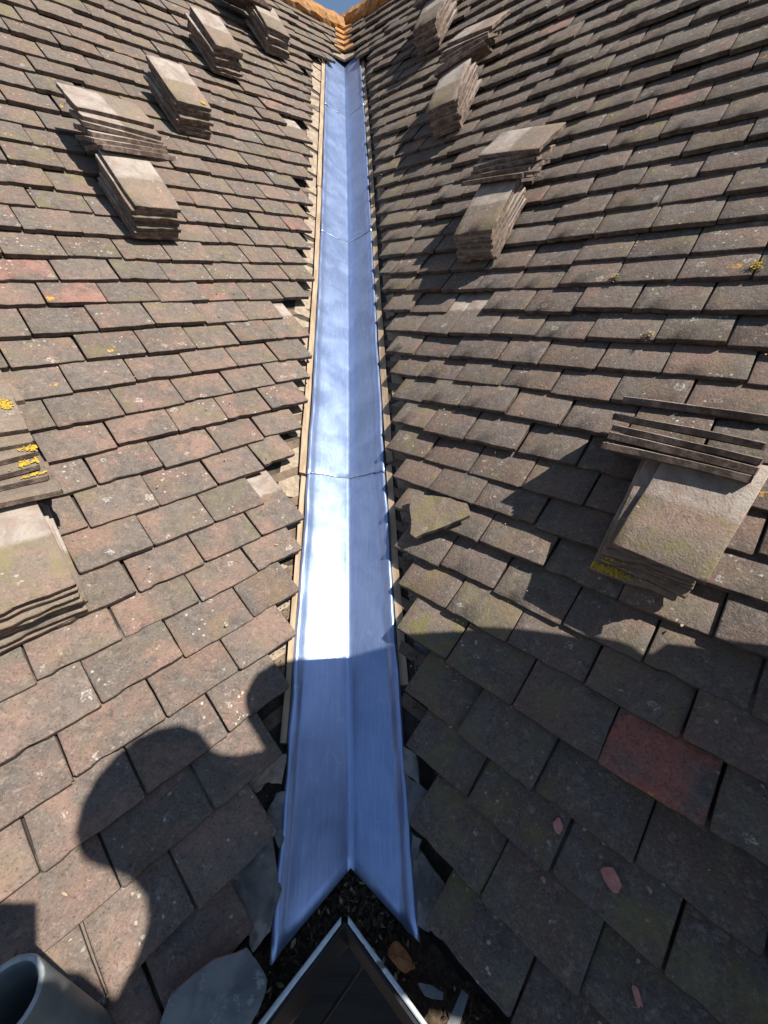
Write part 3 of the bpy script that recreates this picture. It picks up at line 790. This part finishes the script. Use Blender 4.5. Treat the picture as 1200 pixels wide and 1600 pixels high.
for q, ((s, t), rad, asp, lab) in enumerate(flakes):
    r = random.Random(60 + q); pts = []
    Fm = SR.frame(s, t, .0165 + .0035) ; a0 = r.random() * 2
    # sits on the tile below it
    for i in range(11):
        a = 2 * PI * i / 11; rr = rad * r.uniform(.62, 1.12)
        x, y = rr * math.cos(a), rr * asp * math.sin(a); x, y = x * math.cos(a0) - y * math.sin(a0), x * math.sin(a0) + y * math.cos(a0)
        tilt = -.118 * (((t + y) / SR.g) % 1) * SR.g
        pts.append(SR.P(s - x, t + y, .004 + tilt + .003))
    poly_slab('clay_flake', pts, nR, .0035, M_FLAKE, lab, 'clay flake', 'red clay flakes on the right slope', None, q)

# ------------------------------------------------------------------ eaves gutter full of litter
gut = empty('eaves_gutter', Vector((-.094, .312, -1.10)))
tag(gut, 'black eaves gutter turning a corner under the lead, choked with leaf litter', 'gutter'); ginv = Matrix.Translation(-gut.location)
aL, aR = SL.a.copy(), SR.a.copy()
hL = Vector((SL.u.x, SL.u.y, 0)).normalized(); hR = Vector((SR.u.x, SR.u.y, 0)).normalized()
P0L = SL.P(0, 0); P0R = SR.P(0, 0)
def gpt(k, dist, z, s):
    """point at horizontal distance dist outside the eaves of slope k, s metres back from the mitre along the gutter"""
    # mitre: point at the same distance from both eaves
    A, B = (hL, hR); c1 = P0L.dot(hL) - dist; c2 = P0R.dot(hR) - dist
    det = A.x * B.y - A.y * B.x
    x = (c1 * B.y - c2 * A.y) / det; y = (A.x * c2 - B.x * c1) / det
    a = aL if k == 0 else aR
    return Vector((x, y, z)) - a * s
ZR = -1.045
prof = [(.083, ZR), (.086, ZR - .03), (.084, ZR - .060), (.070, ZR - .085), (.045, ZR - .098), (.015, ZR - .098), (-.012, ZR - .080), (-.022, ZR - .04), (-.024, ZR)]
for k in (0, 1):
    v, f = [], []; n = len(prof)
    for s in (0.0, .006 if k == 0 else .004, .6, 1.3):
        for d, z in prof: v.append(ginv @ gpt(k, d, z, s))
        for d, z in prof: v.append(ginv @ gpt(k, d + (.004 if d > .02 else -.004), z - (.004 if z < ZR - .05 else 0), s))
    for j in range(3):
        b = j * 2 * n; c_ = b + 2 * n
        for i in range(n - 1):
            f.append((b + i, b + i + 1, c_ + i + 1, c_ + i)); f.append((b + n + i, c_ + n + i, c_ + n + i + 1, b + n + i + 1))
    mesh_obj('gutter_trough', new_mesh('gutter_trough', v, f), M_GUTTER, gut)
    # rolled rim, bare where the paint has been scraped off
    v, f = [], []; segs = 26; r = random.Random(k + 3)
    for j in range(segs + 1):
        s = .010 + j * 1.25 / segs if k == 0 else .009 + j * 1.25 / segs
        w_ = .0042 + r.uniform(-.0006, .0006)
        for d, z in ((.083 - w_, ZR - .005), (.083 + w_, ZR - .005), (.083 + w_, ZR + .001), (.083 + w_ * .5, ZR + .0035), (.083 - w_ * .5, ZR + .0035), (.083 - w_, ZR + .001)): v.append(ginv @ gpt(k, d, z, s))
    for j in range(segs):
        for q in range(6): a = 6 * j + q; b_ = 6 * j + (q + 1) % 6; f.append((a, b_, b_ + 6, a + 6))
    f += [(0, 1, 2, 3, 4, 5)]
    mesh_obj('gutter_rim', new_mesh('gutter_rim', v, f), M_RIM, gut)
    # deep black outer board below the rim
    v = [ginv @ gpt(k, d, z, s) for s in (0, 1.4) for d, z in ((.088, ZR - .004), (.088, ZR - .11), (.093, ZR - .11), (.093, ZR - .004))]
    f = [(0, 1, 5, 4), (1, 2, 6, 5), (2, 3, 7, 6), (3, 0, 4, 7), (0, 3, 2, 1), (4, 5, 6, 7)]
    mesh_obj('gutter_apron', new_mesh('gutter_apron', v, f), M_GUTTER, gut)
# strap bracket over the right arm
bp = [(.105, .207), (.115, .2), (.082, .152), (.065, .160)]
v = [ginv @ Vector((x, y, ZR + .012)) for x, y in bp] + [ginv @ Vector((x, y, ZR + .008)) for x, y in bp]
o = mesh_obj('strap_bracket', new_mesh('strap_bracket', v, [(0, 1, 2, 3), (7, 6, 5, 4), (0, 4, 5, 1), (1, 5, 6, 2), (2, 6, 7, 3), (3, 7, 4, 0)]), M_SLATE, gut)
# fascia and wall under each eaves
wall_root = None
for k in (0, 1):
    S = SLOPES[k]
    v = [gpt(k, d, z, s) for s in (0, 1.6) for d, z in ((-.027, ZR + .0), (-.027, ZR - .2), (-.05, ZR - .2), (-.05, ZR + .0))]
    o = mesh_obj('fascia_board', new_mesh('fascia_board', v, [(0, 1, 5, 4), (1, 2, 6, 5), (2, 3, 7, 6), (3, 0, 4, 7), (0, 3, 2, 1), (4, 5, 6, 7)]), M_GUTTER)
    tag(o, ('dark fascia board behind the gutter under the left eaves', 'dark fascia board behind the gutter under the right eaves')[k], 'fascia', 'fascia boards')
# litter: curled leaf scraps, stems and crumbs filling the trough
def litter(name, label, sampler, count, seed, mats, size=(.004, .016), kind='stuff', zup=Vector((0, 0, 1))):
    r = random.Random(seed); v, f, mi = [], [], []
    for q in range(count):
        c, up = sampler(r)
        a = Vector((r.gauss(0, 1), r.gauss(0, 1), r.gauss(0, .35))).normalized(); b_ = a.cross(up + Vector((r.gauss(0, .3), r.gauss(0, .3), 0))).normalized()
        L_ = r.uniform(*size); stem = r.random() < .45
        w_ = L_ * (r.uniform(.05, .10) if stem else r.uniform(.3, .6))
        if stem: L_ *= 1.7
        n_ = a.cross(b_).normalized(); cv = r.uniform(-.35, .35) * L_; i0 = len(v)
        for s, ww, hh in ((-1, .35, cv), (-.3, 1, 0), (.35, .9, .1 * cv), (1, .15, cv * .8)):
            v.append(c + a * (s * L_ / 2) + b_ * (ww * w_ / 2) + n_ * hh); v.append(c + a * (s * L_ / 2) - b_ * (ww * w_ / 2) + n_ * hh)
        m_ = 1 if r.random() < .10 else 0
        for z in range(3): f.append((i0 + 2 * z, i0 + 2 * z + 1, i0 + 2 * z + 3, i0 + 2 * z + 2)); mi.append(m_)
    me = new_mesh(name, v, f, mi)
    o = mesh_obj(name, me, mats); tag(o, label, None, None, kind)
    return o
def gut_sampler(r):
    k = 0 if r.random() < .5 else 1; d = r.uniform(-.018, .076); s = r.random() ** 1.2 * .9 - (.02 if d > 0 else .0)
    z = ZR - .052 + .014 * math.sin(s * 17 + k) + r.gauss(0, .005) - .010 * abs(d - .03) / .04
    return gpt(k, d, z, s), Vector((0, 0, 1))
litter('leaf_litter', 'rotted leaves, stems and moss crumbs filling the gutter corner', gut_sampler, 6500, 11, (M_LITTER, M_LITTER2))
rows = []
for k in (0, 1):
    rows = [[gpt(k, d, ZR - .066 + .006 * math.sin(s * 40 + d * 90), s) for d in (-.022, .0, .03, .06, .084)] for s in [q * .03 for q in range(44)]]
    o = strip_surface('gutter_silt', rows, M_LITTER, None, Matrix.Identity(4)); tag(o, None, None, None, 'stuff')
def side_sampler(k, lo, hi, tmax):
    def smp(r):
        t = r.uniform(-.02, tmax); x = r.uniform(lo, hi)
        return vpoint(t, x, .004 + r.random() * .006, .055), Vector((0, 0, 1))
    return smp
litter('moss_crumbs', 'dark moss crumbs and stems in the slot right of the lead', side_sampler(1, .16, .215, .75), 900, 12, (M_LITTER, M_LITTER2), (.003, .010))
litter('moss_crumbs', 'dark moss crumbs and stems in the slot left of the lead', side_sampler(0, -.225, -.165, .6), 420, 13, (M_LITTER, M_LITTER2), (.003, .009))
def slope_sampler(k):
    S = SLOPES[k]
    def smp(r):
        t = r.random() ** 1.1 * 2.8; s = s_valley(k, round(t, 1)) - .22 - r.random() * 1.5
        frac = (t / S.g) % 1
        return S.P(s, t, .0045 - .118 * frac * S.g + wav(k, s, t)), S.n
    return smp
for k in (0, 1):
    litter('straw_bits', ('dry stems and crumbs scattered over the left slope', 'dry stems and crumbs scattered over the right slope')[k], slope_sampler(k), 260, 21 + k, (M_LITTER2, M_LITTER), (.003, .011))
for q, (s_, t_, lab, mt) in enumerate(((.123, 1.661, 'small yellow-green moss cushion caught on a tile joint at the far right', M_YELLOW), (.290, 1.438, 'little nest of dry stems on a tile joint above the big near right pile', M_LITTER2), (.454, 1.643, 'tiny curl of dry stems on a joint left of the yellow-green moss cushion', M_LITTER2))):
    def smp(r, s_=s_, t_=t_): return SR.P(s_ + r.gauss(0, .006), t_ + r.gauss(0, .006), .004 + abs(r.gauss(0, .004))), SR.n
    o = litter('moss_clump', lab, smp, 150, 70 + q, (mt, M_LITTER), (.003, .009), 'thing'); o['category'] = 'moss clump'; o['group'] = 'small clumps caught on the right slope joints'
# big russet leaf, slate chip
lf = [(-.018, .261), (-.010, .268), (-.002, .269), (.012, .260), (.023, .247), (.029, .236), (.020, .233), (.011, .230), (-.003, .237), (-.013, .245), (-.019, .252)]
poly_slab('fallen_leaf', [Vector((x, y, ZR + .004 + .004 * math.sin(i * 1.7))) for i, (x, y) in enumerate(reversed(lf))], Vector((0, .1, .99)), .0012, M_LEAF, 'curled russet dead leaf on the litter below the right tip of the lead', 'leaf', None, None, 9, curl=-6)
st = [(.032, .218), (.050, .216), (.074, .206), (.072, .199), (.058, .200), (.042, .204)]
poly_slab('slate_chip', [Vector((x, y, ZR + .002)) for x, y in reversed(st)], Vector((.05, 0, .99)), .006, M_SLATE, 'small grey slate chip in the litter beside the strap bracket', 'slate chip', None, None, 10)

# ------------------------------------------------------------------ grey vent pipe standing at the left eaves
PC = Vector((-.653, .203, -1.0)) * .72; PR = .056 * .72
pipe = empty('vent_pipe', Vector((PC.x, PC.y, -1.6))); tag(pipe, 'open-ended grey metal pipe standing upright at the left eaves', 'pipe')
v, f, mi = [], [], []; N = 40
prof = [(PR - .0065, -1.25), (PR - .0065, PC.z - .004), (PR - .005, PC.z - .0005), (PR - .002, PC.z), (PR, PC.z - .002), (PR + .0006, PC.z - .006), (PR + .0004, PC.z - .02), (PR, PC.z - .05), (PR, -2.2)]
for r_, z in prof:
    for i in range(N):
        a = 2 * PI * i / N; rr = r_ + .0004 * math.sin(a * 5 + 1) + (.0004 * math.sin(a * 11) if z > PC.z - .004 else 0)
        v.append((rr * math.cos(a), rr * math.sin(a), z + 1.6 + (.0006 * math.sin(a * 7) if z > PC.z - .004 else 0)))
for j in range(len(prof) - 1):
    for i in range(N):
        a = j * N + i; b_ = j * N + (i + 1) % N; f.append((a, b_, b_ + N, a + N)); mi.append(1 if 1 <= j <= 3 else 0)
f = [tuple(reversed(q)) for q in f]
mesh_obj('pipe_wall', new_mesh('pipe_wall', v, f, mi, smooth=True), (M_PIPE, M_PIPE_RIM), pipe)

# ------------------------------------------------------------------ scaffold platform and the yard below
plat = empty('scaffold_platform', Vector((-.05, -.3, -1.62))); pinv = Matrix.Translation(-plat.location)
tag(plat, 'dark scaffold boards in shade beyond the gutter corner', 'scaffold platform')
def box_pts(c, ax, ay, az, l, w, h):
    return [c + ax * (sx * l / 2) + ay * (sy * w / 2) + az * (sz * h / 2) for sx, sy, sz in ((-1, -1, -1), (1, -1, -1), (1, 1, -1), (-1, 1, -1), (-1, -1, 1), (1, -1, 1), (1, 1, 1), (-1, 1, 1))]
BF = [(0, 3, 2, 1), (4, 5, 6, 7), (0, 1, 5, 4), (1, 2, 6, 5), (2, 3, 7, 6), (3, 0, 4, 7)]
for q in range(7):
    c = Vector((-.1, .30, -1.60)) - aL * .75 - Vector((-aL.y, aL.x, 0)) * (-.16 + q * .232)
    pts = [pinv @ p for p in box_pts(c, aL, Vector((-aL.y, aL.x, 0)), Vector((0, 0, 1)), 1.6, .222, .038)]
    mesh_obj('scaffold_board', new_mesh('scaffold_board', pts, BF), M_BOARD, plat)
for q, (dx, dy) in enumerate(((-.19, .02), (.20, .02))):
    c = Vector((-.05 + dx, .02 + dy, -1.54)); a_ = aR if q == 0 else aL
    pts = [pinv @ p for p in box_pts(c - aR * .25 * (1 if q == 0 else 0) - aL * (.25 if q else 0), a_, Vector((-a_.y, a_.x, 0)), Vector((0, 0, 1)), .8, .20, .03)]
    mesh_obj('toe_board', new_mesh('toe_board', pts, BF), M_DECK, plat)
gm = new_mesh('ground', [(-400, -400, -4.5), (400, -400, -4.5), (400, 400, -4.5), (-400, 400, -4.5)], [(0, 1, 2, 3)])
tag(mesh_obj('ground', gm, M_GROUND), None, None, None, 'structure')

# ------------------------------------------------------------------ the photographer, standing out of frame behind and right of the lens
ex = Vector((-SUN.x, -SUN.y, -SUN.z)).cross(Vector((0, 0, 1))).normalized(); ey = ex.cross(-SUN).normalized()
def sv(x, y, depth): return ex * x + ey * y + SUN * depth
def skin(name, nodes, edges, parent, mat, root_i=0, sub=2, origin=Vector()):
    me = bpy.data.meshes.new(name); me.from_pydata([tuple(Vector(p) - origin) for p, r in nodes], edges, []); me.update()
    o = bpy.data.objects.new(name, me); link(o, parent)
    me.skin_vertices.new(name='') if hasattr(me.skin_vertices, 'new') and not me.skin_vertices else None
    mod = o.modifiers.new('skin', 'SKIN'); mod.use_smooth_shade = True
    if not me.skin_vertices:
        bpy.context.view_layer.objects.active = o
    for i, (p, r_) in enumerate(nodes):
        sv_ = me.skin_vertices[0].data[i]; sv_.radius = (r_, r_) if not isinstance(r_, tuple) else r_; sv_.use_root = (i == root_i)
    m2 = o.modifiers.new('subd', 'SUBSURF'); m2.levels = sub; m2.render_levels = sub
    me.materials.append(mat)
    return o
head = sv(.195, -.010, .52); neck = sv(.20, -.12, .50); chest = sv(.30, -.40, .46); waist = sv(.42, -.60, .36); hips = sv(.38, -.82, .30)
shl = sv(.05, -.255, .44); shr = sv(.46, -.33, .50)
elL = sv(-.055, -.26, .22); wrL = sv(-.045, -.11, .05)
elR = sv(.478, -.078, .50); wrR = sv(.665, -.430, .42)
kneeL = hips + Vector((-.10, -.30, -.38)); ankL = Vector((.28, -.62, -1.50)); kneeR = hips + Vector((.10, -.34, -.40)); ankR = Vector((.62, -.66, -1.50))
pr = empty('person', (ankL + ankR) / 2 + Vector((0, 0, -.06)))
tag(pr, 'roofer in a navy jacket holding up a phone, behind the viewpoint', 'person')
po = pr.location.copy()
body = skin('body', [(hips, .20), (waist, .22), (chest, .225), (neck, .095), (head + Vector((0, 0, -.03)), .138), (head + Vector((0, 0, .05)), .13),
              (shl, .075), (elL, .05), (wrL, .034), (shr, .17), (elR, .142), (wrR, .115),
              (hips + Vector((-.08, -.02, -.05)), .11), (kneeL, .07), (ankL, .045), (hips + Vector((.08, -.02, -.05)), .11), (kneeR, .07), (ankR, .045),
              (ankL + Vector((-.10, .14, -.05)), .035), (ankR + Vector((-.08, .15, -.05)), .035), (sv(.60, -.52, .44), .11), (sv(.730, -.428, .40), .092), (sv(.50, -.20, .50), .115), (sv(.19, -.66, .32), .13), (sv(.660, -.60, .40), .11)],
     [(0, 1), (1, 2), (2, 3), (3, 4), (4, 5), (2, 6), (6, 7), (7, 8), (2, 9), (9, 22), (22, 10), (10, 11), (0, 12), (12, 13), (13, 14), (0, 15), (15, 16), (16, 17), (14, 18), (17, 19), (9, 20), (20, 11), (11, 21), (1, 23), (11, 24)], pr, M_JACKET, 0, 2, po)

# phone held at the viewpoint, lens at its top corner
ph = empty('phone', Vector((0, 0, 0)) - cf * .006 - cu * .05); tag(ph, 'black phone held upright at the viewpoint', 'phone')
c = cr * (-.021) - cu * (.068) - cf * .0070 - ph.location
pts = box_pts(c, cr, cu, cf, .076, .150, .008)
me = new_mesh('phone_case', pts, BF)
mesh_obj('phone_case', me, M_PHONE, ph)
# fingers and palm of the holding hand
for q in range(4):
    b0 = cr * (.017 + .004) - cu * (.045 + q * .021) - cf * .020
    b1 = b0 + cr * .008 + cf * .004; b2 = b0 - cr * .030 - cf * .008
    fi = skin('finger', [(b2, .009), (b0 + cr * .006 - cf * .010, .0095), (b1, .0085)], [(0, 1), (1, 2)], pr, M_SKIN, 0, 1, po)
skin('palm', [(wrL, .030), (cr * -.045 - cu * .10 - cf * .035, .032), (cr * -.058 - cu * .055 - cf * .022, .014)], [(0, 1), (1, 2)], pr, M_SKIN, 0, 2, po)
# unseen bag, added beside the roofer to fill gaps in the cast shadow
bagc = sv(.550, -.72, .40)
bm = bmesh.new(); bmesh.ops.create_cube(bm, size=1)
bmesh.ops.scale(bm, vec=(.36, .30, .46), verts=bm.verts); bmesh.ops.bevel(bm, geom=bm.edges[:], offset=.05, segments=3, affect='EDGES')
me = bpy.data.meshes.new('shadow_bag'); bm.to_mesh(me); bm.free()
o = mesh_obj('shadow_bag', me, M_SHADOW_BAG); o.location = bagc; o.rotation_euler = (0, 0, .7); tag(o, 'unseen bag added beside the roofer to fill out the cast shadow', 'bag')
